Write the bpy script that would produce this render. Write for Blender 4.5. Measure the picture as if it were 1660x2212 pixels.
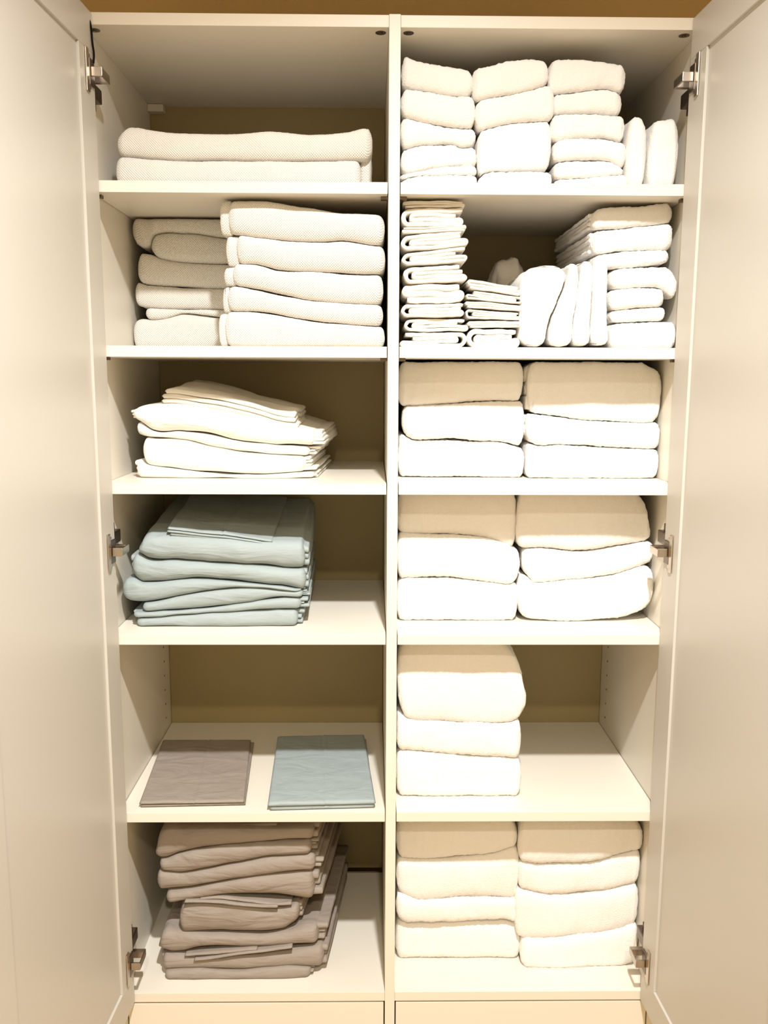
import bpy, bmesh, math, random
from mathutils import Vector, noise, Matrix
sc = bpy.context.scene
for o in list(bpy.data.objects): bpy.data.objects.remove(o)
C = sc.collection
# ---------------------------------------------------------------- camera
CAM = Vector((-.0312, -1.4483, 1.55)); PITCH, YAW, ROLL, F = -.1529, -.0134, .004, 1874.74
_F = Vector((-math.sin(YAW)*math.cos(PITCH), math.cos(YAW)*math.cos(PITCH), math.sin(PITCH)))
_R = Vector((math.cos(YAW), math.sin(YAW), 0)); _U = _R.cross(_F)
CR = _R*math.cos(ROLL)+_U*math.sin(ROLL); CU = -_R*math.sin(ROLL)+_U*math.cos(ROLL)
cd = bpy.data.cameras.new('camera'); cam = bpy.data.objects.new('camera', cd); C.objects.link(cam)
M = Matrix((CR, CU, -_F)).transposed().to_4x4(); M.translation = CAM; cam.matrix_world = M
cd.sensor_fit = 'VERTICAL'; cd.sensor_height = 36; cd.lens = F/2212*36; cd.clip_start = .01
sc.camera = cam
def at(px, py, Y):                       # point of the plane y=Y seen at photo pixel
    d = _F + CR*((px-830)/F) + CU*((1106-py)/F)
    return CAM + d*((Y-CAM.y)/d.y)
def atz(px, py, Z):
    d = _F + CR*((px-830)/F) + CU*((1106-py)/F)
    return CAM + d*((Z-CAM.z)/d.z)
# ---------------------------------------------------------------- world, lamps, exposure
w = bpy.data.worlds.new('world'); sc.world = w; w.use_nodes = True
bg = w.node_tree.nodes['Background']; bg.inputs[0].default_value = (1, .75, .42, 1); bg.inputs[1].default_value = .5
def spot(name, loc, power, col, size=152, blend=.25, rad=.035):
    l = bpy.data.lights.new(name, 'SPOT'); l.energy = power; l.color = col; l.spot_size = math.radians(size); l.spot_blend = blend; l.shadow_soft_size = rad
    o = bpy.data.objects.new(name, l); o.location = loc; C.objects.link(o); return o
spot('ceiling_downlight_near', (.10, -1.17, 2.62), 138, (1, .985, .975), 151, .8)
spot('ceiling_downlight_far', (.05, -2.29, 2.62), 78, (1, .90, .72), 160, 1)
sc.view_settings.view_transform = 'Standard'; sc.view_settings.look = 'None'
sc.view_settings.exposure = 0.74; sc.view_settings.gamma = 1; sc.view_settings.use_curve_mapping = False
# ---------------------------------------------------------------- materials
def mat(name, col, rough=.5, metal=0, bump=None, sheen=0, spec=.5, var=0):
    m = bpy.data.materials.new(name); m.use_nodes = True; n = m.node_tree.nodes; L = m.node_tree.links
    b = n['Principled BSDF']; b.inputs['Base Color'].default_value = (*col, 1)
    b.inputs['Roughness'].default_value = rough; b.inputs['Metallic'].default_value = metal
    b.inputs['Specular IOR Level'].default_value = spec
    if sheen: b.inputs['Sheen Weight'].default_value = sheen; b.inputs['Sheen Roughness'].default_value = .6
    tc = n.new('ShaderNodeTexCoord')
    if var:
        t = n.new('ShaderNodeTexNoise'); t.inputs['Scale'].default_value = 6; t.inputs['Detail'].default_value = 4
        r = n.new('ShaderNodeValToRGB'); r.color_ramp.elements[0].color = (*[c*(1-var) for c in col], 1); r.color_ramp.elements[1].color = (*col, 1)
        r.color_ramp.elements[0].position = .3; r.color_ramp.elements[1].position = .7
        L.new(tc.outputs['Object'], t.inputs['Vector']); L.new(t.outputs['Fac'], r.inputs[0]); L.new(r.outputs[0], b.inputs['Base Color'])
    if bump:
        kind, sc_, st, dist = bump
        bp = n.new('ShaderNodeBump'); bp.inputs['Strength'].default_value = st; bp.inputs['Distance'].default_value = dist
        if kind == 'noise':
            t = n.new('ShaderNodeTexNoise'); t.inputs['Scale'].default_value = sc_; t.inputs['Detail'].default_value = 3
            L.new(tc.outputs['Object'], t.inputs['Vector']); h = t.outputs['Fac']
        elif kind == 'cloth':      # fine weave plus long soft creases
            mp = n.new('ShaderNodeMapping'); mp.inputs['Scale'].default_value = (7, 14, 26); mp.inputs['Rotation'].default_value = (.3, .35, .2)
            t = n.new('ShaderNodeTexNoise'); t.inputs['Scale'].default_value = 1.6; t.inputs['Detail'].default_value = 3; t.inputs['Distortion'].default_value = .8
            L.new(tc.outputs['Object'], mp.inputs[0]); L.new(mp.outputs[0], t.inputs['Vector'])
            t2 = n.new('ShaderNodeTexNoise'); t2.inputs['Scale'].default_value = 1100; L.new(tc.outputs['Object'], t2.inputs['Vector'])
            ad = n.new('ShaderNodeMath'); ad.operation = 'MULTIPLY_ADD'; L.new(t2.outputs['Fac'], ad.inputs[0]); ad.inputs[1].default_value = .04; L.new(t.outputs['Fac'], ad.inputs[2]); h = ad.outputs[0]
        elif kind == 'nub':        # rows of raised nubs
            sp = n.new('ShaderNodeSeparateXYZ'); L.new(tc.outputs['UV'], sp.inputs[0])
            def sn(sock, k):
                a = n.new('ShaderNodeMath'); a.operation = 'MULTIPLY'; L.new(sock, a.inputs[0]); a.inputs[1].default_value = k
                s = n.new('ShaderNodeMath'); s.operation = 'SINE'; L.new(a.outputs[0], s.inputs[0]); return s.outputs[0]
            pr = n.new('ShaderNodeMath'); pr.operation = 'MULTIPLY'; L.new(sn(sp.outputs[0], sc_), pr.inputs[0]); L.new(sn(sp.outputs[1], sc_), pr.inputs[1])
            t = n.new('ShaderNodeTexNoise'); t.inputs['Scale'].default_value = 700; L.new(tc.outputs['Object'], t.inputs['Vector'])
            ad = n.new('ShaderNodeMath'); ad.operation = 'MULTIPLY_ADD'; L.new(t.outputs['Fac'], ad.inputs[0]); ad.inputs[1].default_value = .7; L.new(pr.outputs[0], ad.inputs[2]); h = ad.outputs[0]
        L.new(h, bp.inputs['Height']); L.new(bp.outputs[0], b.inputs['Normal'])
    return m
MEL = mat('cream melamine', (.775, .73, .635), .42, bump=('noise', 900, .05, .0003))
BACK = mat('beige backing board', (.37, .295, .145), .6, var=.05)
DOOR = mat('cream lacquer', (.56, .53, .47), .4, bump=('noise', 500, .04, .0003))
TERRY = mat('white terry', (.90, .88, .845), 1, bump=('noise', 520, .6, .002), sheen=.25, spec=.1)
NUB = mat('white nubby cotton', (.89, .855, .79), 1, bump=('nub', 1450, .6, .0018), sheen=.15, spec=.1)
COT = mat('thin white cotton', (.85, .81, .74), .95, bump=('noise', 600, .5, .0015), spec=.1)
WSH = mat('white percale', (.88, .85, .78), .6, bump=('cloth', 0, .5, .012), spec=.25)
BSH = mat('pale blue percale', (.34, .395, .395), .6, bump=('cloth', 0, .4, .012), spec=.25)
TSH = mat('taupe percale', (.31, .265, .225), .6, bump=('cloth', 0, .45, .014), spec=.25)
MET = mat('nickel', (.55, .48, .40), .3, 1); MET2 = mat('dark nickel', (.20, .16, .13), .38, 1)
BLK = mat('black rubber', (.010, .008, .008), .95, spec=.1); DRK = mat('dark bore', (.05, .035, .02), .8)
WALL = mat('tan wall paint', (.48, .35, .17), .85, var=.06, bump=('noise', 250, .1, .001))
CEIL = mat('ceiling paint', (.75, .66, .48), .9, bump=('noise', 250, .1, .001)); RW = mat('room wall paint', (.66, .54, .36), .9, bump=('noise', 200, .1, .001))
FLR = mat('oak floor', (.62, .47, .28), .5, var=.3)
# ---------------------------------------------------------------- helpers
def link(name, bm, m, parent=None, loc=None, smooth=False):
    me = bpy.data.meshes.new(name); bmesh.ops.recalc_face_normals(bm, faces=bm.faces)
    if loc is None: loc = Vector((0, 0, 0))
    bm.transform(Matrix.Translation(-Vector(loc))); bm.to_mesh(me); bm.free()
    for f in me.polygons: f.use_smooth = smooth
    o = bpy.data.objects.new(name, me); C.objects.link(o); o.location = loc
    for x in (m if isinstance(m, list) else [m]): me.materials.append(x)
    if parent: o.parent = parent; o.location = Vector(loc)-(parent.location if not parent.parent else Vector())
    return o
def tag(o, label=None, cat=None, group=None, kind=None):
    if label: o['label'] = label
    if cat: o['category'] = cat
    if group: o['group'] = group
    if kind: o['kind'] = kind
    return o
def box(bm, x0, x1, y0, y1, z0, z1, bev=0, rot=None, piv=None):
    b2 = bmesh.new(); bmesh.ops.create_cube(b2, size=1)
    for v in b2.verts: v.co = Vector(((x0+x1)/2+v.co.x*(x1-x0), (y0+y1)/2+v.co.y*(y1-y0), (z0+z1)/2+v.co.z*(z1-z0)))
    if bev: bmesh.ops.bevel(b2, geom=b2.edges[:], offset=bev, segments=2, affect='EDGES', profile=.6)
    if rot is not None: bmesh.ops.rotate(b2, verts=b2.verts, cent=piv, matrix=rot)
    me = bpy.data.meshes.new('t'); b2.to_mesh(me); b2.free(); bm.from_mesh(me); bpy.data.meshes.remove(me)
def part(name, m, parent, *boxes, bev=.0006):
    bm = bmesh.new()
    for b in boxes: box(bm, *b, bev=bev)
    return link(name, bm, m, parent)
def struct(name, m, *b):
    return tag(part(name, m, None, *b, bev=0), kind='structure')
# ---------------------------------------------------------------- room
struct('floor', FLR, (-1.7, 1.7, -3.1, .5, -.05, 0))
struct('ceiling', CEIL, (-1.7, 1.7, -3.1, .5, 2.68, 2.73))
struct('wall_back', WALL, (-1.7, 1.7, .46, .54, 0, 2.68))
struct('wall_left', RW, (-1.75, -1.65, -3.1, .5, 0, 2.68))
struct('wall_right', RW, (1.65, 1.75, -3.1, .5, 0, 2.68))
# ---------------------------------------------------------------- cabinet
Z = [2.0894, 1.8594, 1.6012, 1.3741, 1.1121, .7841, .43]     # underside of the top, then shelf tops
W, D, T, XD = .482, .412, .018, .0023
cab = bpy.data.objects.new('linen_cabinet', None); C.objects.link(cab)
tag(cab, 'tall cream two-bay linen cabinet with both doors open, full of towels and sheets', 'cabinet')
part('side_panel', MEL, cab, (-W-T, -W, 0, D+.012, 0, Z[0]+T))
part('side_panel', MEL, cab, (W, W+T, 0, D+.012, 0, Z[0]+T))
part('divider', MEL, cab, (XD-.009, XD+.009, -.001, D, .08, Z[0]+T+.001))
BX = [(-W, XD-.0092), (XD+.0092, W)]
for k, (a, b) in enumerate(BX):
    part('top_panel', MEL, cab, (a, b, 0, D, Z[0], Z[0]+T))
    part('back_panel', BACK, cab, (a+.0008, b-.0008, D, D+.006, Z[6]-(T if k else -.0005), Z[0]+T))
    for i in range(1, 6): part('shelf', MEL, cab, (a+.0012, b-.0012, .001, D-.001, Z[i]-T, Z[i]))
    part('base_panel', MEL, cab, (a, b, 0, D-.020*(k == 0), Z[6]-T, Z[6]))
    dr = part('drawer', MEL, cab, (a+.002, b-.002, .0015, .0195, .10, Z[6]-T-.004), bev=.0012)
part('plinth', MEL, cab, (-W, W, .03, .048, 0, .095))
part('back_panel', BACK, cab, (-W, W, D+.0062, D+.0122, .08, Z[6]-.02))
bl = at(340, 238, D-.012)
part('corner_block', MEL, cab, (-.4817, -.4817+.031, D-.022, D-.0005, bl.z-.005, bl.z+.009), bev=.001)
# adjustable-shelf pin holes, cam fittings and shelf pegs
bm = bmesh.new()
def disc(bm, c, r, ax, h=.0006):
    m4 = Matrix.Translation(c) @ (Matrix.Rotation(math.pi/2, 4, 'Y') if ax == 'x' else Matrix.Identity(4))
    bmesh.ops.create_cone(bm, cap_ends=True, segments=16, radius1=r, radius2=r, depth=h, matrix=m4)
for sx in (1, -1):
    for bay in range(1, 6):
        for k in range(12):
            zz = Z[bay+1]+.03+.032*k
            if zz < Z[bay]-T-.02 and bay == 4 and k < 9:
                b1 = bmesh.new(); disc(b1, (sx*(W-.0001), .365, zz), .0022, 'x'); link('pin_hole', b1, DRK, cab)
bm.free()
for xx in (-W+.012, XD-.022, XD+.022, W-.02):
    bm = bmesh.new(); disc(bm, (xx, .022, Z[0]-.0002), .0085, 'z'); disc(bm, (xx, .022, Z[0]-.0012), .003, 'z', .002); link('cam_fitting', bm, [MET2], cab)
for i, bx in ((1, 0), (1, 1), (2, 0), (2, 1)):
    for xx in (BX[bx][0]+.006, BX[bx][1]-.006):
        bm = bmesh.new(); box(bm, xx-.006, xx+.006, .02, .032, Z[i]-T-.005, Z[i]-T-.0002, .0008); link('shelf_peg', bm, MET2, cab)
# doors: framed leaf, opened a little past square
def door(sx):
    ang = math.radians(2.6)
    hinge = Vector((sx*.4665, -.002, 0)); rot = Matrix.Rotation(sx*ang, 3, 'Z')
    z0, z1, w_, f = .415, 2.105, .496, .060
    def b(bm, u0, u1, d0, d1, a, c, bev=.0008):     # u along the leaf away from the hinge, d outward from the inner face
        xs = sorted((hinge.x+sx*d0, hinge.x+sx*d1)); box(bm, xs[0], xs[1], hinge.y-u1, hinge.y-u0, a, c, bev, rot, hinge)
    bm = bmesh.new()
    b(bm, 0, f, 0, .02, z0+f+.0002, z1-f-.0002); b(bm, w_-f, w_, 0, .02, z0+f+.0002, z1-f-.0002)
    b(bm, 0, w_, 0, .02, z0, z0+f); b(bm, 0, w_, 0, .02, z1-f, z1)
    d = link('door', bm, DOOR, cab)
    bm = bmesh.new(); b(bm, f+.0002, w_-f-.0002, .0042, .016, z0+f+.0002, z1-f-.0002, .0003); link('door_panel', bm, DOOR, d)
    for zc, up in ((2.013, -1), (1.262, 1), (.503, 1)):
        bm = bmesh.new()
        # flange screwed on the stile
        b(bm, .0205, .0385, -.0022, .0, zc-.026, zc+.026, .001)
        b(bm, .0265, .0385, -.0026, .0, zc-.032, zc+.032, .001)
        h = link('hinge', bm, MET, d)
        bm = bmesh.new()
        b(bm, .006, .0265, -.0032, -.0004, zc-.020, zc+.020, .0013)
        # mounting plate and body on the side panel
        x0, x1 = sorted((sx*(W-.0002), sx*(W-.011)))
        link('hinge_cup', bm, MET2, d); bm = bmesh.new()
        box(bm, x0, x1, .006, .050, zc+up*.016-.011, zc+up*.016+.011, .0018)
        x0, x1 = sorted((sx*(W-.0002), sx*(W-.004)))
        box(bm, x0, x1, .024, .040, zc+up*.016-.024, zc+up*.016+.024, .0012)
        link('mounting_plate', bm, MET2, d)
        bm = bmesh.new()
        ax = hinge.x-sx*.019
        x0, x1 = sorted((hinge.x-sx*.0025, ax)); 
        box(bm, x0, x1, -.0265, -.0225, zc-.0072, zc+.0072, .001)
        x0, x1 = sorted((ax-sx*.0005, ax+sx*.002))
        box(bm, x0, x1, -.0265, .012, zc-.0065, zc+.0065, .0008)
        x0, x1 = sorted((ax, sx*(W-.004))); box(bm, x0, x1, .006, .016, zc-.0062, zc+.0062, .0008)
        link('hinge_arm', bm, MET, d)
    return d
door(-1); door(1)
# ---------------------------------------------------------------- textiles
def curve(pts, Y):
    """photo points -> smooth function z(x) on plane y=Y; a number means a level z"""
    if isinstance(pts, (int, float)): return lambda x: pts
    P = sorted([(q.x, q.z) for q in (at(a, b, Y) for a, b in pts)])
    n = len(P)
    sl = [0]*n
    for i in range(n):
        if 0 < i < n-1:
            a = (P[i][1]-P[i-1][1])/(P[i][0]-P[i-1][0]); b = (P[i+1][1]-P[i][1])/(P[i+1][0]-P[i][0])
            sl[i] = 0 if a*b < 0 else (a+b)/2
    def f(x):
        if x <= P[0][0]: return P[0][1]
        if x >= P[-1][0]: return P[-1][1]
        for i in range(n-1):
            if x <= P[i+1][0]:
                h = P[i+1][0]-P[i][0]; t = (x-P[i][0])/h
                return ((2*t**3-3*t*t+1)*P[i][1]+(t**3-2*t*t+t)*h*sl[i]+(-2*t**3+3*t*t)*P[i+1][1]+(t**3-t*t)*h*sl[i+1])
    return f
def se(t, p): t = min(max(t, 0), 1); return (1-(1-t)**p)**(1/p)
def slab(bm, uvl, xa, xb, ft, fb, yf, yb, r=.03, re=.03, pn=2.4, skew=(0, 0), rise=(0, 0), step=.003, corner=.012, wave=0, seed=0):
    """one folded body: columns along x, each a U-shaped nose at the front; closed at both ends"""
    wd = xb-xa; nu = max(10, int(wd/step))
    us = sorted(set([0, 1]+[k/nu for k in range(1, nu)]+[(1-math.cos(k*math.pi/16))*min(re, wd/2)/wd for k in range(1, 8)]+[1-(1-math.cos(k*math.pi/16))*min(re, wd/2)/wd for k in range(1, 8)]))
    nb = max(4, int((yb-yf)/.012)); nn = 12
    cols = []
    for u in us:
        x = xa+u*wd; zt, zb = ft(x), fb(x)
        if zt-zb < .002: zt = zb+.002
        d = min(u, 1-u)*wd; rr = min(re, wd/2, (zt-zb)*.9)
        e = se(d/rr, 3.0) if rr > 0 else 1
        h = (zt-zb)/2*e; zc = (zt+zb)/2
        cr = corner*(1-se(d/max(corner, 1e-4), 2)) if d < corner else 0
        y0 = yf+cr+wave*noise.noise(Vector((x*9+seed, seed*3.1, 0)))
        rn = min(r, (zt-zb)*.75)
        ring = []
        for k in range(nb+1): ring.append((yb+(y0+rn-yb)*k/nb, -1))
        for k in range(1, nn):
            a = math.pi*k/nn; c = math.cos(a); s_ = math.sin(a)
            ring.append((y0+rn*(1-abs(s_)**(2/pn)), -math.copysign(abs(c)**(2/pn), c)))
        for k in range(nb+1): ring.append((y0+rn+(yb-y0-rn)*k/nb, 1))
        col = []; arc = 0; prev = None
        for (y, q) in ring:
            t = (y-yf)/(yb-yf)
            z = zc+h*q+(rise[1] if q > 0 else rise[0])*t*abs(q)
            xx = x+t*(skew[0]*(1-u)+skew[1]*u)
            p = Vector((xx, y, z)); arc += (p-prev).length if prev else 0; prev = p
            col.append((bm.verts.new(p), arc))
        cols.append((u*wd, col))
    for i in range(len(cols)-1):
        ua, A = cols[i]; ub, B = cols[i+1]; n = len(A)
        for k in range(n):
            k2 = (k+1) % n
            f = bm.faces.new((A[k][0], A[k2][0], B[k2][0], B[k][0]))
            for lp, (uu, vv) in zip(f.loops, ((ua, A[k][1]), (ua, A[k2][1]), (ub, B[k2][1]), (ub, B[k][1]))): lp[uvl].uv = (uu, vv)
    for ua, A in (cols[0], cols[-1]):
        bm.faces.new([v for v, _ in A])
NS = [0]
def finish(bm, name, m, amp, freq, fuzz, zmin, wr=0, aniso=(1, 1, 1), xlim=None):
    NS[0] += 1; s = NS[0]*7.31
    bmesh.ops.remove_doubles(bm, verts=bm.verts, dist=.00002)
    bmesh.ops.recalc_face_normals(bm, faces=bm.faces); bm.normal_update()
    mv = []
    for v in bm.verts:
        c = v.co; p = Vector((c.x*aniso[0], c.y*aniso[1], c.z*aniso[2]))
        d = amp*noise.noise(p*freq+Vector((s, 0, s)))+amp*.5*noise.noise(p*freq*2.3+Vector((0, s, s)))
        if wr: d += wr*(1-2*abs(noise.noise(Vector((c.x*14+c.z*9, c.y*9, c.z*20-c.x*5))+Vector((s, s, 0)))))-wr*.6
        if fuzz: d += fuzz*noise.noise(c*190+Vector((s, 0, 0)))+fuzz*.6*noise.noise(c*520)
        mv.append(v.normal*d)
    for v, d in zip(bm.verts, mv): v.co += d
    for v in bm.verts:
        if zmin is not None and v.co.z < zmin+.0003: v.co.z = zmin+.0003
        if xlim:
            v.co.x = min(max(v.co.x, xlim[0]), xlim[1])
        v.co.y = min(v.co.y, D-.002)
    lo = [min(v.co[i] for v in bm.verts) for i in range(3)]; hi = [max(v.co[i] for v in bm.verts) for i in range(3)]
    return link(name, bm, m, None, ((lo[0]+hi[0])/2, (lo[1]+hi[1])/2, lo[2]), True)
STY = {  # material, lump amp, freq, fuzz, wrinkle, nose radius, end radius, superellipse
 'terry': (TERRY, .0026, 13, .0012, 0, .013, .013, 2.8), 'nub': (NUB, .0020, 12, .0004, 0, .016, .013, 2.8),
 'white': (WSH, .0018, 11, 0, .0015, .020, .012, 2.3), 'blue': (BSH, .0016, 11, 0, .0014, .020, .012, 2.3), 'taupe': (TSH, .0018, 12, 0, .0015, .019, .011, 2.3)}
BAYX = [(-W+.0008, XD-.0102), (XD+.0102, W-.0008)]
def fold(sty, name, label, cat, xa, xb, top, bot, yf, dep=.28, group=None, skew=(0, 0), rise=(0, 0), extra=None, zmin=None, gap=.0004, bay=None, r=None, re=None, side=None, corner=.012, front_layers=None, zcap=None, **kw):
    m, amp, fr, fz, wr, r0, re0, pn = STY[sty]
    bm = bmesh.new(); uvl = bm.loops.layers.uv.new('UVMap'); Y = yf+.006
    ft0, fb0 = curve(top, Y), curve(bot, Y)
    X0, X1 = at(xa, 1100, Y).x, at(xb, 1100, Y).x
    # account for the small roll: measure x at the item's own height
    zm = (ft0((X0+X1)/2)+fb0((X0+X1)/2))/2
    def xat(px):
        lo, hi = -.1, 2300
        for _ in range(30):
            mid = (lo+hi)/2
            if at(px, mid, Y).z > zm: lo = mid
            else: hi = mid
        return at(px, mid, Y).x
    X0, X1 = xat(xa), xat(xb)
    if bay is not None: X0 = max(X0, BAYX[bay][0]+.001); X1 = min(X1, BAYX[bay][1]-.001)
    cap = zcap if zcap else 9
    ft = lambda x: min(ft0(x), cap)-gap
    fb = lambda x: fb0(x)+gap
    sd = random.random()*50
    if front_layers:
        n = front_layers
        for k in range(n):
            ox = random.uniform(-.004, .003); ox2 = random.uniform(-.006, .003); oy = random.uniform(0, .006)
            f_t = (lambda k: (lambda x: fb(x)+(ft(x)-fb(x))*(k+1)/n+.0002))(k); f_b = (lambda k: (lambda x: fb(x)+(ft(x)-fb(x))*k/n-.0002))(k)
            slab(bm, uvl, X0-ox, X1+ox2, f_t, f_b, yf+oy, yf+dep-.01, r or r0, re or re0, pn, skew, rise, corner=corner, wave=.002, seed=sd+k, **kw)
    else:
        slab(bm, uvl, X0, X1, ft, fb, yf, yf+dep, r or r0, re or re0, pn, skew, rise, corner=corner, wave=.003, seed=sd, **kw)
    xl_ = BAYX[bay] if bay is not None else None
    o = finish(bm, name, m, amp, fr, fz, zmin, wr, xlim=xl_)
    def sub(nm, *a_, **k_):
        b2 = bmesh.new(); uv2 = b2.loops.layers.uv.new('UVMap'); slab(b2, uv2, *a_, **k_)
        c = finish(b2, nm, m, amp*.6, fr, fz, zmin, wr*.5, xlim=xl_); c.parent = o; c.location = c.location-o.location
    for (s_, n, e1) in (side or []):     # layer edges peeping out at an end
        hs = min((X1-X0)*.35, .05)
        for k in range(n):
            f_t = (lambda k: (lambda x: fb(x)+(ft(x)-fb(x))*(.06+.88*(k+.96)/n)))(k); f_b = (lambda k: (lambda x: fb(x)+(ft(x)-fb(x))*(.06+.88*k/n)))(k)
            e = e1*random.uniform(.35, 1); yo = yf+random.uniform(.010, .022)
            if s_ == 'r': sub('fold_layer', X1-hs, X1+e, f_t, f_b, yo, yf+dep-.012, .006, .004, 2.2, (skew[1], skew[1]), rise, corner=.003, wave=.004, seed=sd+k)
            else: sub('fold_layer', X0-e, X0+hs, f_t, f_b, yo, yf+dep-.012, .006, .004, 2.2, (skew[0], skew[0]), rise, corner=.003, wave=.004, seed=sd+k)
    for ex in (extra or []):             # (xa, xb, top, bottom, dy, depth, r, re)
        xa2, xb2, t2, b2, dy, dp, r2, re2 = ex
        sub('folded_edge', xat(xa2), xat(xb2), curve(t2, Y+dy), curve(b2, Y+dy), yf+dy, yf+dy+dp, r2, re2, 2.4, corner=min(.008, re2), seed=sd+3, step=.002)
    return tag(o, label, cat, group)
random.seed(4)
# ================================================================ upper left bay: two nubby towels
z = Z[1]; G = 'nubby white towels on the top left shelf'
c = [(256, 338), (263, 337), (323, 343), (393, 346), (584, 346), (692, 346), (775, 345)]
fold('nub', 'bath_towel', 'thick nubby white towel lying on top of another, its right edge hanging down', 'towel', 253, 804,
     [(256, 286), (275, 273), (293, 271), (323, 277), (393, 285), (532, 285), (584, 282), (670, 290), (749, 284), (792, 276)], c, .045, .30, G, zmin=z, bay=0, re=.018,
     extra=[(776, 803, [(776, 279), (800, 277)], z+.0005, .022, .26, .012, .008)])
fold('nub', 'bath_towel', 'thick nubby white towel at the bottom of the pair on the top left shelf', 'towel', 250, 781, c, z, .042, .29, G, zmin=z, bay=0, re=.014)
# ================================================================ upper right bay: three stacks of terry towels, two standing ones
z = Z[1]; G = 'white terry hand towels stacked on the top right shelf'
def stack(sty, name, cat, G, yf, z, cs, items, dep=.26, bay=1, **kw):
    """cs: crease curves from the top down, the last one is the shelf; items: (x left, x right, label, options)"""
    out = []
    for i, (xa, xb, lab, o) in enumerate(items):
        k = dict(kw); k.update(o); y = k.pop('yf', yf); d = k.pop('dep', dep)
        out.append(fold(sty, name, lab, cat, xa, xb, cs[i], cs[i+1], y+random.uniform(-.003, .003), d, G, zmin=z, bay=bay, **k))
    return out
stack('terry', 'hand_towel', 'towel', G, .035, z, [
    [(866, 132), (877, 121), (890, 127), (905, 132), (948, 142), (1009, 150), (1022, 154)],
    [(866, 197), (879, 192), (927, 198), (983, 207), (1022, 205)],
    [(867, 254), (905, 262), (970, 273), (1022, 278)],
    [(867, 323), (905, 314), (970, 313), (1000, 320), (1026, 317)],
    [(867, 377), (927, 366), (1013, 359), (1031, 362)],
    [(867, 390), (883, 385), (948, 379), (1026, 379)], z],
    [(864, 1023, 'topmost white towel of the stack against the divider, high right shelf', {}),
     (864, 1028, 'second white towel from the top in the stack beside the divider, high right shelf', {}),
     (864, 1029, 'third white towel down in the stack beside the divider, high right shelf', {}),
     (864, 1031, 'fourth white towel down in the stack beside the divider, high right shelf', {}),
     (864, 1029, 'thin white towel last but one in the stack beside the divider, high right shelf', dict(r=.012)),
     (868, 1031, 'lowest white towel of the stack beside the divider, high right shelf', dict(r=.014))], dep=.25)
stack('terry', 'hand_towel', 'towel', G, .032, z, [
    [(1021, 148), (1057, 142), (1100, 130), (1144, 126), (1174, 128), (1187, 136)],
    [(1022, 218), (1057, 212), (1100, 205), (1144, 195), (1185, 184), (1198, 190)],
    [(1029, 283), (1057, 276), (1100, 266), (1144, 262), (1190, 260)],
    [(1031, 386), (1048, 375), (1100, 370), (1187, 369)], z],
    [(1021, 1187, 'topmost white towel of the middle stack on the high right shelf', {}),
     (1028, 1198, 'second white towel down in the middle stack on the high right shelf', {}),
     (1030, 1192, 'thickest white towel, third down in the middle stack on the high right shelf', {}),
     (1034, 1196, 'lowest white towel of the middle stack on the high right shelf', dict(r=.015))], dep=.25)
stack('terry', 'hand_towel', 'towel', G, .036, z, [
    [(1183, 131), (1209, 124), (1252, 126), (1295, 132), (1345, 139)],
    [(1187, 203), (1230, 199), (1274, 195), (1308, 192), (1343, 200)],
    [(1190, 251), (1209, 247), (1274, 244), (1340, 248)],
    [(1193, 305), (1230, 299), (1295, 299), (1347, 309)],
    [(1196, 350), (1252, 346), (1317, 350), (1349, 366)],
    [(1200, 387), (1274, 384), (1347, 377)], z],
    [(1184, 1353, 'topmost white towel of the right hand stack on the high right shelf', {}),
     (1194, 1345, 'second white towel down in the right hand stack on the high right shelf', {}),
     (1191, 1352, 'third white towel down in the right hand stack on the high right shelf', {}),
     (1195, 1354, 'fourth white towel down, sagging at its right end, right hand stack, high right shelf', {}),
     (1197, 1346, 'fifth white towel down in the right hand stack on the high right shelf', {}),
     (1200, 1354, 'thin lowest white towel of the right hand stack on the high right shelf', dict(r=.012))], dep=.25)
G = 'white terry towels standing on edge at the right of the top shelf'
fold('terry', 'hand_towel', 'white towel standing upright between the stacks and another upright towel, high right shelf', 'towel', 1355, 1399, [(1354, 268), (1366, 254), (1378, 248), (1390, 252), (1397, 262)], z, .030, .2, G, zmin=z, bay=1, re=.012, r=.02)
fold('terry', 'hand_towel', 'white towel standing upright nearest the right side panel, high right shelf', 'towel', 1400, 1467, [(1399, 284), (1410, 270), (1421, 260), (1440, 257), (1456, 254), (1466, 264)], z, .034, .2, G, zmin=z, bay=1, re=.012, r=.02)
# ================================================================ second row left: nubby towels
z = Z[2]; G = 'nubby white towels in the two stacks of the second left shelf'
cr = [[(496, 432), (578, 435), (657, 446), (737, 458), (816, 463), (828, 466)],
      [(500, 506), (558, 513), (637, 521), (697, 522), (737, 519), (820, 530)],
      [(514, 571), (546, 570), (566, 573), (598, 582), (677, 586), (820, 593)],
      [(508, 618), (550, 625), (629, 641), (677, 649), (816, 658)],
      [(494, 672), (558, 674), (637, 687), (717, 697), (820, 704)], z]
lips = [(474, 498, [(474, 438), (496, 434)], [(476, 507), (496, 509)]), (487, 514, [(487, 512), (512, 511)], [(487, 574), (514, 577)]),
        (483, 508, [(483, 580), (507, 578)], [(485, 617), (507, 618)]), (479, 497, [(479, 621), (496, 619)], [(479, 675), (496, 676)]),
        (470, 489, [(470, 679), (488, 677)], z+.0006)]
labs = ['topmost nubby towel of the bright front stack, second left shelf', 'second nubby towel down, gap under its left end, bright front stack',
        'middle nubby towel of the bright front stack, second left shelf', 'fourth nubby towel down in the bright front stack, second left shelf', 'lowest nubby towel of the bright front stack, second left shelf']
xs = [(494, 831), (511, 833), (505, 828), (493, 828), (486, 832)]
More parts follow.
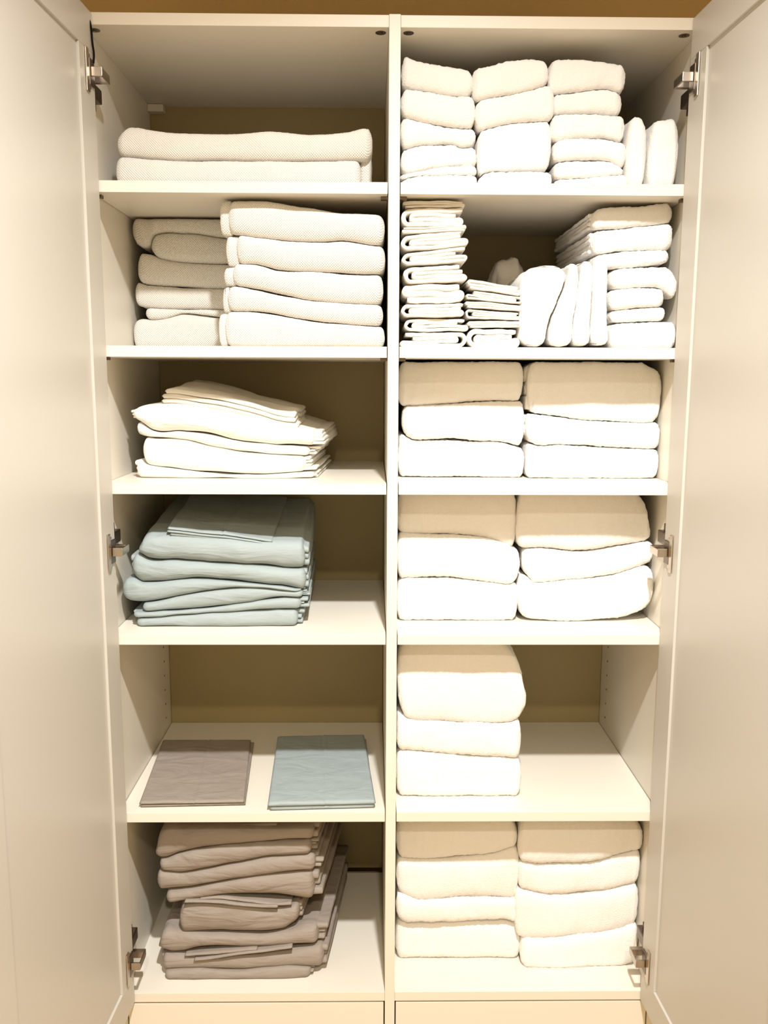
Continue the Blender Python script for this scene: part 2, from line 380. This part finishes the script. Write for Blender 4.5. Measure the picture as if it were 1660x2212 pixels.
for i in range(5):
    la, lb, lt, lbm = lips[i]
    fold('nub', 'bath_towel', labs[i], 'towel', xs[i][0], xs[i][1], cr[i], cr[i+1], .030, .30, G, zmin=z, bay=0, re=.013, extra=[(la, lb+6, lt, lbm, .010, .26, .010, .007)])
cl = [[(283, 478), (290, 473), (319, 472), (399, 470), (500, 471)],
      [(283, 522), (296, 530), (312, 536), (324, 530), (331, 513), (345, 506), (399, 505), (500, 515)],
      [(300, 542), (333, 551), (359, 561), (399, 567), (500, 570)],
      [(294, 608), (319, 615), (379, 619), (500, 624)],
      [(290, 660), (319, 665), (478, 670), (500, 672)],
      [(283, 695), (307, 688), (330, 690), (359, 687), (399, 678), (500, 686)], z]
xs = [(285, 520), (329, 520), (297, 520), (291, 520), (315, 520), (282, 520)]
labs = ['topmost towel of the shaded rear stack, curling down at its left end, second left shelf', 'second towel down, set in from the left, in the shaded rear stack',
        'third towel down in the shaded rear stack of the second left shelf', 'fourth towel down in the shaded rear stack of the second left shelf',
        'thin fifth towel down in the shaded rear stack of the second left shelf', 'lowest towel of the shaded rear stack, second left shelf']
for i in range(6):
    top = cl[i]
    if i == 2: top = [(297, 552), (307, 546), (325, 549), (345, 557), (359, 561), (399, 567), (500, 570)]
    fold('nub', 'bath_towel', labs[i], 'towel', xs[i][0], xs[i][1], top, cl[i+1] if i != 1 else [(331, 549), (345, 557), (359, 561), (399, 567), (500, 570)], .205, .19, G, zmin=z, bay=0, re=.012)
# ================================================================ second row right
z = Z[2]; random.seed(11)
def ribbon(name, label, xa, xb, tl, tr, bl, br, yf, G, mirror=False, n=4, dep=.17, sd=0, bay=1):
    """a thin cloth folded over and over; its folded end faces out"""
    Y = yf
    P = [at(xa, tl, Y), at(xb, tr, Y), at(xa, bl, Y) if not isinstance(bl, float) else None, at(xb, br, Y) if not isinstance(br, float) else None]
    x0, x1 = max(P[0].x, BAYX[bay][0]+.002) if True else 0, P[1].x
    zt = lambda u: P[0].z*(1-u)+P[1].z*u - .0006
    zb_ = lambda u: ((P[2].z if P[2] else bl)*(1-u)+(P[3].z if P[3] else br)*u) + .0006
    H = 1.0/n; th = H*1.12/2
    # centre line in unit square (u across, v up): quarter-fold of nested loops
    def arc(cu, cv, ru, rv, a0, a1, k=9): return [(cu+ru*math.cos(a0+(a1-a0)*i/(k-1)), cv+rv*math.sin(a0+(a1-a0)*i/(k-1))) for i in range(k)]
    asp = ((zt(.5)-zb_(.5))/(x1-x0))
    v = [H*(i+.5) for i in range(n)]; pts = []
    def line(u0, u1, vv, k=22): return [(u0+(u1-u0)*i/(k-1), vv) for i in range(k)]
    ro = (v[-1]-v[0])/2; ru = ro*asp; tk = th*asp
    if n == 4:
        ri = (v[2]-v[1])/2*asp
        pts = line(random.uniform(.86, .98), ru+tk, v[3]) + arc(ru+tk, .5, ru, ro, math.pi/2, 3*math.pi/2, 15)[1:-1] + line(ru+tk, 1-tk-H/2*asp, v[0]) \
            + arc(1-tk-H/2*asp, (v[0]+v[1])/2, H/2*asp, H/2, -math.pi/2, math.pi/2)[1:-1] + line(1-tk-H/2*asp, ru+.10, v[1]) + arc(ru+.10, .5, ri*1.0, (v[2]-v[1])/2, 3*math.pi/2, math.pi/2)[1:-1] + line(ru+.10, random.uniform(.80, .95), v[2])
    else:
        d = 1; pts = []
        for i in range(n-1, -1, -1):
            e0, e1 = tk+H/2*asp, 1-tk-H/2*asp
            pts += line(e1, e0, v[i]) if d > 0 else line(e0, e1, v[i])
            if i > 0: pts += arc(e0 if d > 0 else e1, (v[i]+v[i-1])/2, H/2*asp*(-1 if d > 0 else 1), H/2, math.pi/2, -math.pi/2)[1:-1]
            d = -d
    if mirror: pts = [(1-a, b) for a, b in pts]
    wob = lambda a, b: (noise.noise(Vector((a*2.2+sd, b*2+sd, sd)))*.10*(1-abs(2*b-1))*H*4*.6, noise.noise(Vector((a*2.6+sd, b*1.3, sd*2)))*H*.6*(1-abs(2*b-1)**3))
    wp = []
    for a, b in pts:
        dx, dv = wob(a, b); bb = b+dv; aa = a+dx*.3
        wp.append(Vector((x0+aa*(x1-x0), 0, zb_(aa)+bb*(zt(aa)-zb_(aa)))))
    hh = th*(zt(.5)-zb_(.5))
    bm = bmesh.new(); secs = []
    nl = len(wp); Ln = []; 
    for i in range(nl):
        t = (wp[min(i+1, nl-1)]-wp[max(i-1, 0)]).normalized(); Ln.append(Vector((-t.z, 0, t.x)))
    for (dy, sc_) in ((0, .55), (.0012, .85), (.0035, 1), (.03, 1), (dep, 1)):
        L1 = []; L2 = []
        for i in range(nl):
            k = sc_*(1+.18*noise.noise(Vector((i*.35, sd, 1)))) * (.75 if i in (0, nl-1) else 1)
            yy = yf+dy+.0035*noise.noise(Vector((wp[i].x*30+sd, wp[i].z*60, sd)))
            a = wp[i]+Ln[i]*hh*k; b = wp[i]-Ln[i]*hh*k
            L1.append(bm.verts.new((a.x, yy, a.z))); L2.append(bm.verts.new((b.x, yy, b.z)))
        secs.append((L1, L2))
    for q in range(len(secs)-1):
        for s_ in (0, 1):
            A, B = secs[q][s_], secs[q+1][s_]
            for i in range(nl-1): bm.faces.new((A[i], A[i+1], B[i+1], B[i]))
        for i in (0, nl-1): bm.faces.new((secs[q][0][i], secs[q][1][i], secs[q+1][1][i], secs[q+1][0][i]))
    for q in (0, -1):
        for i in range(nl-1): bm.faces.new((secs[q][0][i], secs[q][0][i+1], secs[q][1][i+1], secs[q][1][i]))
    zlo = min(zb_(0), zb_(1))
    for vv in bm.verts:
        vv.co += Vector((0, 0, .0003*noise.noise(vv.co*300))); vv.co.z = max(vv.co.z, z+.0004)
        if bay is not None: vv.co.x = max(vv.co.x, BAYX[bay][0]+.0006)
    o = link(name, bm, COT, None, ((x0+x1)/2, yf+dep/2, zlo), True)
    return tag(o, label, 'washcloth', G)
GA = 'thin white washcloths in the tall stack by the divider'
pl = 'in the tall washcloth stack by the divider'
A = [(871, 1005, 433, 433, 449, 448, 3, 0, 'topmost flat washcloth, pressed under the shelf above, '+pl), (865, 1003, 452, 447, 490, 489, 4, 0, 'open-folded washcloth, second from the top '+pl),
     (869, 1009, 491, 484, 504, 500, 3, 1, 'thin washcloth, third from the top '+pl), (865, 1014, 508, 496, 545, 530, 4, 0, 'looped washcloth, fourth from the top '+pl),
     (869, 1011, 548, 532, 575, 566, 4, 0, 'slanting washcloth, fifth from the top '+pl), (872, 1011, 579, 569, 614, 608, 4, 0, 'washcloth, sixth from the top '+pl),
     (868, 1006, 616, 612, 655, 652, 3, 0, 'thick smooth washcloth, fourth from the bottom '+pl), (867, 1004, 657, 654, 686, 684, 4, 0, 'washcloth, third from the bottom '+pl),
     (874, 1013, 689, 688, 716, 716, 4, 0, 'washcloth, last but one '+pl), (863, 1010, 719, 718, z, z, 4, 1, 'lowest washcloth, with loose folds, '+pl)]
for i, (a, b, tl, tr, bl, br, n, mi, lab) in enumerate(A): ribbon('washcloth', lab, a, b, tl, tr, bl, br, .030+random.uniform(-.004, .006), GA, bool(mi), n, sd=i*3.7+1)
GB = 'thin white washcloths in the short stack'
pl = 'in the short washcloth stack right of the tall one'
B = [(1010, 1127, 602, 620, 622, 640, 3, 0, 'topmost washcloth, sloping to the right, '+pl), (1008, 1130, 624, 642, 647, 657, 4, 1, 'second washcloth from the top '+pl),
     (1006, 1131, 649, 659, 664, 674, 3, 0, 'thin third washcloth from the top '+pl), (1006, 1130, 667, 676, 689, 692, 4, 0, 'third washcloth from the bottom '+pl),
     (1012, 1127, 692, 694, 708, 708, 3, 0, 'thin washcloth, last but one '+pl), (1009, 1125, 711, 711, z, z, 4, 0, 'lowest washcloth, rolled in a loop, '+pl)]
for i, (a, b, tl, tr, bl, br, n, mi, lab) in enumerate(B): ribbon('washcloth', lab, a, b, tl, tr, bl, br, .034+random.uniform(-.004, .006), GB, bool(mi), n, sd=i*2.9+40)
# crumpled cloth at the back
bm = bmesh.new(); bmesh.ops.create_icosphere(bm, subdivisions=5, radius=1)
cc = at(1096, 612, .27); cc.z = z+.086
for v in bm.verts:
    p = v.co.copy(); k = 1+.20*noise.noise(p*1.6+Vector((3, 1, 7)))+.09*noise.noise(p*3.4)+.05*(1-2*abs(noise.noise(p*6)))
    q = Vector((p.x*.045, p.y*.05, p.z*.086))*k
    v.co = cc+q; v.co.z = max(v.co.z, z+.0005)
tag(link('washcloth', bm, COT, None, (cc.x, cc.y, z), True), 'crumpled white cloth in shadow behind the short washcloth stack', 'washcloth')
# leaning towels
def lean(name, label, poly_l, poly_r, yf, dep, G, sd=0, step=.003):
    """a folded towel standing on its edge and leaning: left and right outline given from the bottom up"""
    bm = bmesh.new(); uvl = bm.loops.layers.uv.new('UVMap')
    # build lying down: x runs up the towel, z across it, then swap
    def cv(pts):
        P = sorted((at(a, b, yf).z, at(a, b, yf).x) for a, b in pts)
        def f(t):
            if t <= P[0][0]: return P[0][1]
            if t >= P[-1][0]: return P[-1][1]
            for i in range(len(P)-1):
                if t <= P[i+1][0]:
                    k = (t-P[i][0])/(P[i+1][0]-P[i][0]); k = k*k*(3-2*k)*.5+k*.5; return P[i][1]+k*(P[i+1][1]-P[i][1])
        return f, P[0][0], P[-1][0]
    fl, a0, a1 = cv(poly_l); fr, b0, b1 = cv(poly_r)
    lo = max(min(a0, b0), z+.001); hi = max(a1, b1)
    slab(bm, uvl, lo, hi, lambda t: fr(t)-.0006, lambda t: fl(t)+.0006, yf, yf+dep, .011, .018, 2.7, step=step, corner=.010, wave=.004, seed=sd)
    for v in bm.verts: v.co = Vector((v.co.z, v.co.y, v.co.x))
    o = finish(bm, name, TERRY, .0024, 14, .0007, z, 0, xlim=BAYX[1]); return tag(o, label, 'towel', G)
G = 'white terry towels leaning side by side on the second right shelf'
e1 = [(1180, 749), (1184, 725), (1190, 690), (1206, 655), (1220, 620), (1228, 595), (1222, 578)]
lean('hand_towel', 'leftmost leaning white towel, resting against the short washcloth stack', [(1134, 749), (1122, 730), (1122, 690), (1124, 640), (1127, 605), (1140, 580), (1154, 571)], e1, .030, .22, G, 1)
e2 = [(1238, 748), (1240, 700), (1246, 650), (1252, 600), (1250, 568)]
lean('hand_towel', 'second leaning white towel from the left, second right shelf', [(1185, 740), (1187, 715), (1193, 690), (1209, 655), (1223, 620), (1229, 590), (1228, 567)], e2, .036, .22, G, 2)
e3 = [(1278, 746), (1279, 700), (1282, 640), (1284, 600), (1284, 562)]
lean('hand_towel', 'third leaning white towel from the left, second right shelf', [(1239, 747), (1241, 700), (1247, 650), (1253, 600), (1256, 566)], e3, .038, .22, G, 3)
lean('hand_towel', 'rightmost leaning white towel, against the right hand towel pile', [(1279, 746), (1280, 700), (1283, 640), (1285, 600), (1286, 560)], [(1318, 730), (1316, 690), (1315, 640), (1314, 600), (1312, 558)], .032, .22, G, 4)
G = 'white terry towels piled beside the right side panel'
pl = ' pile against the right side panel, second right shelf'; pl2 = ' pile by the side panel'
stack('terry', 'hand_towel', 'towel', G, .045, z, [
    [(1285, 456), (1292, 451), (1337, 446), (1397, 442), (1444, 436), (1454, 440)],
    [(1285, 497), (1297, 496), (1357, 492), (1416, 486), (1453, 482)],
    [(1285, 550), (1297, 549), (1357, 542), (1450, 540)],
    [(1300, 580), (1350, 578), (1416, 574), (1444, 570)]],
    [(1279, 1454, 'topmost white towel of the'+pl, dict(side=[('l', 4, .004)])), (1282, 1454, 'second white towel down in the'+pl, dict(side=[('l', 4, .004)])), (1285, 1446, 'third white towel down in the'+pl, {})], dep=.30)
stack('terry', 'hand_towel', 'towel', G, .034, z, [
    [(1300, 582), (1350, 580), (1416, 576), (1446, 578), (1466, 596)],
    [(1315, 625), (1377, 621), (1425, 623), (1440, 636), (1455, 648), (1466, 646)]],
    [(1319, 1468, 'bulging white towel with drooping right end, fourth down in the'+pl2, dict(re=.022))], dep=.30)
stack('terry', 'hand_towel', 'towel', G, .036, z, [
    [(1315, 625), (1377, 622), (1430, 624)], [(1317, 670), (1377, 664), (1436, 663)], [(1315, 699), (1438, 694)], z],
    [(1319, 1436, 'white towel, third from the bottom in the'+pl2, {}), (1319, 1438, 'white towel last but one in the'+pl, {}), (1319, 1464, 'lowest white towel of the'+pl, dict(yf=.032))], dep=.30)
# ================================================================ third row left: white sheets
z = Z[3]; G = 'folded white bed sheets'; pl = ' of the white linen pile, third left shelf'
k3 = [[(284, 884), (300, 877), (330, 871), (370, 870), (420, 872), (500, 885), (575, 902), (640, 918), (679, 928)],
      [(287, 906), (303, 913), (328, 929), (393, 932), (447, 938), (528, 953), (671, 963)],
      [(303, 940), (320, 944), (393, 949), (451, 962), (536, 976), (667, 984)],
      [(300, 992), (312, 1001), (374, 1012), (490, 1024), (567, 1026), (679, 1018)], z]
it3 = [(286, 680, 'largest white sheet, on top', dict(side=[('l', 3, .006), ('r', 4, .022)], rise=(0, .004))), (295, 668, 'thin white sheet, second down', dict(side=[('r', 3, .022)], r=.012)),
       (309, 660, 'thick smooth white sheet, third down', dict(side=[('r', 4, .020)])), (294, 679, 'white sheet at the bottom', dict(side=[('l', 3, .004), ('r', 3, .008)], r=.012))]
for i, (a, b, l, o) in enumerate(it3): fold('white', 'bed_sheet', l+pl, 'bed linen', a, b, k3[i], k3[i+1], .078+.004*(i == 1), .27, G, zmin=z, bay=0, skew=(.02, .012), **o)
def case(name, label, sty, cor, th, n=2, rise=(0, 0), G=None, zmin=None, seam=True, wavez=.0015, cat='pillowcase', bow=0):
    """flat folded pillowcase: corners front-left, front-right, back-right, back-left given as points in space"""
    m = STY[sty][0]; bm = bmesh.new(); fl, fr_, br_, bl_ = cor; NU, NV = 60, 44; sd = random.random()*40
    for k in range(n):
        off = [Vector((random.uniform(-.004, .004), random.uniform(-.003, .003)*(k < n-1), 0)) for _ in range(4)]
        c4 = [a+b for a, b in zip((fl, fr_, br_, bl_), off)]
        t = th/n; grid = {}
        for s_ in (1, -1):
            for i in range(NU+1):
                for j in range(NV+1):
                    u, v = (1-math.cos(math.pi*i/NU))/2*.35+.65*i/NU, (1-math.cos(math.pi*j/NV))/2*.35+.65*j/NV
                    p = c4[0]*(1-u)*(1-v)+c4[1]*u*(1-v)+c4[2]*u*v+c4[3]*(1-u)*v
                    L1 = (c4[1]-c4[0]).length; L2 = (c4[3]-c4[0]).length
                    d = min(u*L1, (1-u)*L1, v*L2, (1-v)*L2)
                    e = se(d/(t*.7), 2.2)
                    wz = wavez*noise.noise(Vector((p.x*16+sd, p.y*16, 0)))*2+bow*math.sin(u*math.pi*1.6+.4)*(1-.3*v)
                    zz = p.z+wz*(1 if zmin is None else .0)+t*(k+.5)+s_*t*.5*e*(.97)
                    if s_ > 0:
                        zz += wavez*.5*(noise.noise(Vector((p.x*30+p.y*18, p.y*9+sd, k)))+.6*noise.noise(Vector((p.x*55, p.y*40, sd))))*min(1, d/.01)
                        if seam and k == n-1: zz -= .0016*math.exp(-((u-.52)*L1/.0022)**2)-.0012*math.exp(-((u-.535)*L1/.004)**2)
                    if zmin is not None: zz = max(zz, zmin+.0004)
                    if s_ < 0 and e < 1e-6: grid[(-1, i, j)] = grid[(1, i, j)]; continue
                    grid[(s_, i, j)] = bm.verts.new((p.x, p.y, zz))
        for s_ in (1, -1):
            for i in range(NU):
                for j in range(NV):
                    q = [grid[(s_, i, j)], grid[(s_, i+1, j)], grid[(s_, i+1, j+1)], grid[(s_, i, j+1)]]
                    if s_ < 0: q.reverse()
                    try: bm.faces.new(q)
                    except ValueError: pass
    c = (fl+fr_+br_+bl_)/4; lo = min(v.co.z for v in bm.verts)
    return tag(link(name, bm, m, None, (c.x, c.y, lo), True), label, cat, G)
def pt(px, py, Y): return at(px, py, Y)
def fc(l, r, Y, dep, sl=0, sr=0, rl=0, rr=0):     # front corners by sight, back ones level behind them
    a, b = at(*l, Y), at(*r, Y); return (a, b, b+Vector((sr, dep, rr)), a+Vector((sl, dep, rl)))
G = 'white pillowcases on the white sheet pile'
case('pillowcase', 'lower white pillowcase, peeping out under the topmost one on the white pile', 'white', fc((364, 884), (642, 919), .082, .17, .02, .0, .004, .002), .008, 1, G=G, seam=False, bow=.0045)
case('pillowcase', 'topmost white pillowcase, rumpled and sloping, on the white linen pile', 'white', fc((353, 876), (644, 914), .080, .19, .02, .0, .018, .006), .025, 3, G=G, seam=False, bow=.007, wavez=.0028)
# ================================================================ third row right: bath towels
z = Z[3]; G = 'large white bath towels on the third right shelf'
stack('terry', 'bath_towel', 'towel', G, .092, z, [
    [(860, 788), (875, 781), (917, 779), (1110, 778), (1130, 782)],
    [(858, 872), (863, 876), (898, 876), (948, 872), (1110, 866), (1132, 866)],
    [(862, 934), (875, 940), (898, 950), (956, 948), (1033, 953), (1087, 957), (1133, 966)], z],
    [(858, 1131, 'topmost bath towel of the stack by the divider, third right shelf', {}), (870, 1134, 'middle bath towel, set in from the divider, third right shelf', {}),
     (859, 1134, 'lowest bath towel of the stack by the divider, third right shelf', {})], dep=.30, zcap=Z[2]-T-.004)
stack('terry', 'bath_towel', 'towel', G, .088, z, [
    [(1136, 790), (1145, 782), (1187, 779), (1303, 777), (1380, 780), (1410, 795), (1437, 808), (1445, 830)],
    [(1138, 892), (1150, 894), (1225, 903), (1303, 910), (1380, 914), (1436, 912)],
    [(1134, 942), (1145, 955), (1206, 960), (1341, 967), (1422, 970), (1434, 966)], z],
    [(1140, 1446, 'thickest bath towel, on top of the right hand stack, third right shelf', dict(side=[('l', 3, .006)], re=.02)), (1135, 1435, 'middle bath towel of the right hand stack, third right shelf', dict(side=[('l', 2, .003)])),
     (1137, 1427, 'lowest bath towel of the right hand stack, third right shelf', {})], dep=.30, zcap=Z[2]-T-.004)
# ================================================================ fourth row left: blue sheets
z = Z[4]; G = 'folded pale blue bed sheets'; pl = ' of the pale blue linen pile'
k4 = [[(300, 1180), (311, 1163), (340, 1158), (400, 1160), (500, 1166), (600, 1172), (650, 1172), (662, 1180)],
      [(300, 1197), (320, 1207), (385, 1210), (451, 1214), (560, 1222), (648, 1228)],
      [(287, 1250), (309, 1260), (366, 1256), (420, 1251), (490, 1254), (605, 1266), (658, 1274)],
      [(266, 1296), (290, 1300), (312, 1301), (393, 1287), (470, 1274), (510, 1270), (560, 1269), (655, 1276)],
      [(306, 1321), (374, 1318), (451, 1312), (528, 1302), (605, 1292), (655, 1291)],
      [(290, 1334), (374, 1329), (451, 1324), (505, 1322), (567, 1316), (652, 1316)], z]
it4 = [(299, 660, 'thickest pale blue sheet, topmost', dict(side=[('r', 3, .006)], rise=(0, .034))), (285, 661, 'second pale blue sheet down', dict(side=[('l', 3, .005), ('r', 3, .006)])),
       (264, 650, 'pale blue sheet bulging out at the left, third down', dict(r=.016, side=[('r', 2, .012)], re=.018)), (307, 655, 'pale blue sheet set in from the left, fourth down', dict(r=.014, side=[('r', 3, .018)])),
       (288, 652, 'thin pale blue sheet, last but one', dict(r=.010, side=[('l', 2, .004), ('r', 3, .014)])), (296, 645, 'lowest pale blue sheet', dict(r=.012, side=[('l', 2, .002), ('r', 3, .012)]))]
for i, (a, b, l, o) in enumerate(it4): fold('blue', 'bed_sheet', l+pl, 'bed linen', a, b, k4[i], k4[i+1], .045, .34, G, zmin=z, bay=0, skew=(-.012, -.010), **o)
G = 'pale blue pillowcases on the blue sheet pile'
case('pillowcase', 'lower pale blue pillowcase, peeping out under the topmost one on the blue pile', 'blue', fc((368, 1159), (597, 1183), .055, .31, -.014, .004, .033, .033), .0075, 1, G=G, seam=False)
case('pillowcase', 'topmost pale blue pillowcase, neatly pressed, on the blue linen pile', 'blue', fc((363, 1150), (584, 1177), .056, .31, -.014, .004, .0335, .0335), .009, 2, G=G)
# ================================================================ fourth row right: bath towels
z = Z[4]; G = 'large white bath towels on the fourth right shelf'
tp = Z[3]-T-.004
stack('terry', 'bath_towel', 'towel', G, .085, z, [
    [(857, 1040), (1090, 1040), (1117, 1062)],
    [(857, 1147), (873, 1151), (971, 1155), (1040, 1162), (1091, 1175), (1118, 1187)],
    [(857, 1254), (886, 1249), (975, 1250), (1052, 1258), (1102, 1264), (1122, 1256)], z],
    [(857, 1117, 'topmost bath towel of the left stack, fourth right shelf', {}), (857, 1124, 'middle bath towel of the left stack, fourth right shelf', {}), (857, 1119, 'lowest bath towel of the left stack, fourth right shelf', {})], dep=.30, zcap=tp)
stack('terry', 'bath_towel', 'towel', G, .080, z, [
    [(1116, 1075), (1135, 1050), (1350, 1045), (1380, 1067), (1400, 1100), (1410, 1135)],
    [(1120, 1186), (1168, 1184), (1245, 1191), (1341, 1179), (1407, 1170)],
    [(1127, 1236), (1156, 1260), (1225, 1254), (1322, 1243), (1380, 1225), (1409, 1218)], [(1118, 1338), (1200, 1341), (1290, 1340), (1341, 1334), (1391, 1320), (1411, 1312)]],
    [(1116, 1410, 'tall puffy bath towel topping the right stack, fourth right shelf', dict(re=.02)), (1128, 1412, 'thin middle bath towel of the right stack, fourth right shelf', {}),
     (1120, 1412, 'lowest bath towel of the right stack, its right end lifted, fourth right shelf', dict(re=.035))], dep=.30, zcap=tp)
# ================================================================ fifth row left: two flat pillowcases
z = Z[5]; G = None
q = lambda x, y: atz(x, y, z)
case('pillowcase', 'taupe pillowcase lying flat and alone on the shelf', 'taupe', (q(304, 1746), q(529, 1742), q(545, 1607), q(354, 1607)), .011, 2, zmin=z, wavez=.0018)
case('pillowcase', 'pale blue pillowcase lying flat and alone on the shelf', 'blue', (q(582, 1754), q(811, 1748), q(788, 1600), q(597, 1604)), .016, 2, zmin=z, wavez=.002)
# ================================================================ fifth row right: bath towels
G = 'large white bath towels on the fifth right shelf'
stack('terry', 'bath_towel', 'towel', G, .052, z, [
    [(857, 1380), (1060, 1378), (1090, 1390), (1110, 1412), (1126, 1440), (1136, 1480)],
    [(857, 1541), (878, 1552), (956, 1559), (1033, 1562), (1121, 1555), (1136, 1540)],
    [(857, 1623), (936, 1627), (1033, 1634), (1126, 1637)], z],
    [(856, 1138, 'puffy domed bath towel on top of the lone stack, fifth right shelf', dict(re=.03)), (857, 1126, 'middle bath towel of the lone stack, fifth right shelf', {}), (857, 1127, 'lowest bath towel of the lone stack, fifth right shelf', {})], dep=.31, zcap=Z[4]-T-.004)
# ================================================================ bottom row left: taupe sheets
z = Z[6]; G = 'folded taupe bed sheets'; pl = ' of the leaning taupe linen pile'; tp = Z[5]-T-.004
k6 = [[(333, 1830), (345, 1800), (400, 1790), (600, 1788), (677, 1783)],
      [(333, 1855), (352, 1857), (389, 1844), (464, 1828), (576, 1818), (677, 1815)],
      [(340, 1883), (389, 1886), (445, 1876), (520, 1861), (595, 1850), (676, 1846)],
      [(337, 1926), (389, 1922), (464, 1907), (539, 1894), (613, 1885), (681, 1883)],
      [(357, 1953), (427, 1942), (501, 1933), (576, 1931), (640, 1938), (678, 1943)]]
it6 = [(333, 678, 'topmost taupe sheet', dict(side=[('r', 2, .010)])), (343, 672, 'second taupe sheet down', dict(side=[('r', 3, .016)], r=.014)), (337, 681, 'third taupe sheet down', dict(side=[('r', 3, .018)], r=.016)),
       (358, 678, 'fourth taupe sheet down', dict(side=[('r', 3, .020)], r=.016))]
for i, (a, b, l, o) in enumerate(it6): fold('taupe', 'bed_sheet', l+pl, 'bed linen', a, b, k6[i], k6[i+1], .046, .30, G, zmin=z, bay=0, zcap=tp-.010*(i == 0), skew=(.0, .03), **o)
k6b = [[(386, 1962), (400, 1954), (501, 1950), (602, 1962), (645, 1955)], [(386, 2010), (400, 2017), (464, 2014), (557, 2016), (613, 2009), (645, 1994)]]
fold('taupe', 'bed_sheet', 'small thick taupe sheet folded narrower than the rest, middle'+pl, 'bed linen', 386, 645, k6b[0], k6b[1], .044, .25, G, zmin=z, bay=0, skew=(0, .03), side=[('r', 3, .008)])
k6c = [[(341, 2040), (348, 2020), (380, 2012), (450, 2018), (557, 2020), (613, 2013), (686, 2000)], [(341, 2050), (371, 2060), (427, 2050), (483, 2045), (557, 2046), (690, 2041)]]
fold('taupe', 'bed_sheet', 'wide taupe sheet directly under the small thick one'+pl, 'bed linen', 341, 687, k6c[0], k6c[1], .042, .31, G, zmin=z, bay=0, skew=(.0, .03), side=[('r', 3, .025)])
k6d = [[(350, 2062), (390, 2062), (483, 2062), (557, 2058), (640, 2052), (699, 2044)], [(350, 2096), (427, 2092), (501, 2096), (613, 2089), (699, 2091)]]
fold('taupe', 'bed_sheet', 'taupe sheet, last but one'+pl, 'bed linen', 350, 698, k6d[0], k6d[1], .040, .31, G, zmin=z, bay=0, skew=(.0, .03), side=[('r', 3, .010), ('l', 2, .004)])
fold('taupe', 'bed_sheet', 'thin lowest taupe sheet'+pl, 'bed linen', 356, 672, k6d[1], z, .034, .31, G, zmin=z, bay=0, skew=(.0, .03), r=.008, side=[('r', 3, .006)])
G = 'taupe pillowcases tucked in the taupe sheet pile'
case('pillowcase', 'taupe pillowcase lying on the very top of the taupe pile under the shelf', 'taupe', fc((402, 1793), (600, 1787), .060, .22), .006, 1, G=G, seam=False)
case('pillowcase', 'thin taupe pillowcase edge showing just above the small middle sheet', 'taupe', fc((400, 1953), (604, 1961), .040, .2), .005, 1, G=G, seam=False, bow=.004)
case('pillowcase', 'thin taupe pillowcase reaching further right above the small middle sheet', 'taupe', fc((430, 1948), (634, 1954), .046, .2), .005, 1, G=G, seam=False, bow=.004)
case('pillowcase', 'thin taupe pillowcase edge in the lower part of the pile, reaching left', 'taupe', fc((400, 2070), (560, 2054), .038, .2), .005, 1, G=G, seam=False)
case('pillowcase', 'thin taupe pillowcase edge in the lower part of the pile, reaching right', 'taupe', fc((419, 2077), (633, 2051), .034, .2), .005, 1, G=G, seam=False)
# ================================================================ bottom row right: bath towels
G = 'large white bath towels on the bottom right shelf'
stack('terry', 'bath_towel', 'towel', G, .075, z, [
    [(857, 1770), (1100, 1768), (1119, 1785)],
    [(857, 1850), (870, 1855), (917, 1858), (994, 1852), (1071, 1843), (1118, 1830)],
    [(857, 1929), (909, 1944), (963, 1942), (1013, 1937), (1060, 1939), (1121, 1941)],
    [(857, 1983), (886, 1993), (994, 1991), (1087, 1988), (1121, 1994)], z],
    [(857, 1119, 'topmost bath towel of the left stack, bottom right shelf', {}), (857, 1122, 'second bath towel down in the left stack, bottom right shelf', {}),
     (857, 1121, 'thin third bath towel down in the left stack, bottom right shelf', {}), (857, 1126, 'lowest bath towel of the left stack, bottom right shelf', dict(yf=.085))], dep=.30, zcap=tp)
stack('terry', 'bath_towel', 'towel', G, .065, z, [
    [(1121, 1770), (1370, 1768), (1388, 1785)],
    [(1121, 1860), (1168, 1866), (1264, 1863), (1310, 1855), (1372, 1839), (1391, 1836)],
    [(1120, 1922), (1187, 1932), (1303, 1924), (1387, 1909)],
    [(1115, 2022), (1129, 2026), (1187, 2026), (1264, 2019), (1322, 2012), (1384, 1996)], [(1127, 2084), (1140, 2092), (1300, 2093), (1345, 2088), (1383, 2078)]],
    [(1122, 1391, 'topmost bath towel of the right stack, bottom right shelf', {}), (1119, 1387, 'second bath towel down in the right stack, bottom right shelf', {}),
     (1112, 1385, 'thickest bath towel, third down in the right stack, bottom right shelf', {}), (1127, 1383, 'lowest bath towel of the right stack, bottom right shelf', {})], dep=.30, zcap=tp)
# ================================================================ black cord by the upper left hinge
cu = bpy.data.curves.new('cord', 'CURVE'); cu.dimensions = '3D'; cu.bevel_depth = .0016; cu.bevel_resolution = 4
spn = cu.splines.new('BEZIER'); ps = [at(188, 30, -.006), at(195, 50, -.010), at(200, 95, -.012), at(203, 118, -.010), at(202, 136, -.012)]
spn.bezier_points.add(len(ps)-1)
for b_, p_ in zip(spn.bezier_points, ps): b_.co = p_; b_.handle_left_type = b_.handle_right_type = 'AUTO'
dg = bpy.data.objects.new('tmp_curve', cu); C.objects.link(dg); bpy.context.view_layer.update()
me = bpy.data.meshes.new_from_object(dg.evaluated_get(bpy.context.evaluated_depsgraph_get())); bpy.data.objects.remove(dg)
me.materials.clear(); me.materials.append(BLK)
o = bpy.data.objects.new('door_cord', me); C.objects.link(o); tag(o, 'short black cord hanging by the upper left door hinge', 'cord')
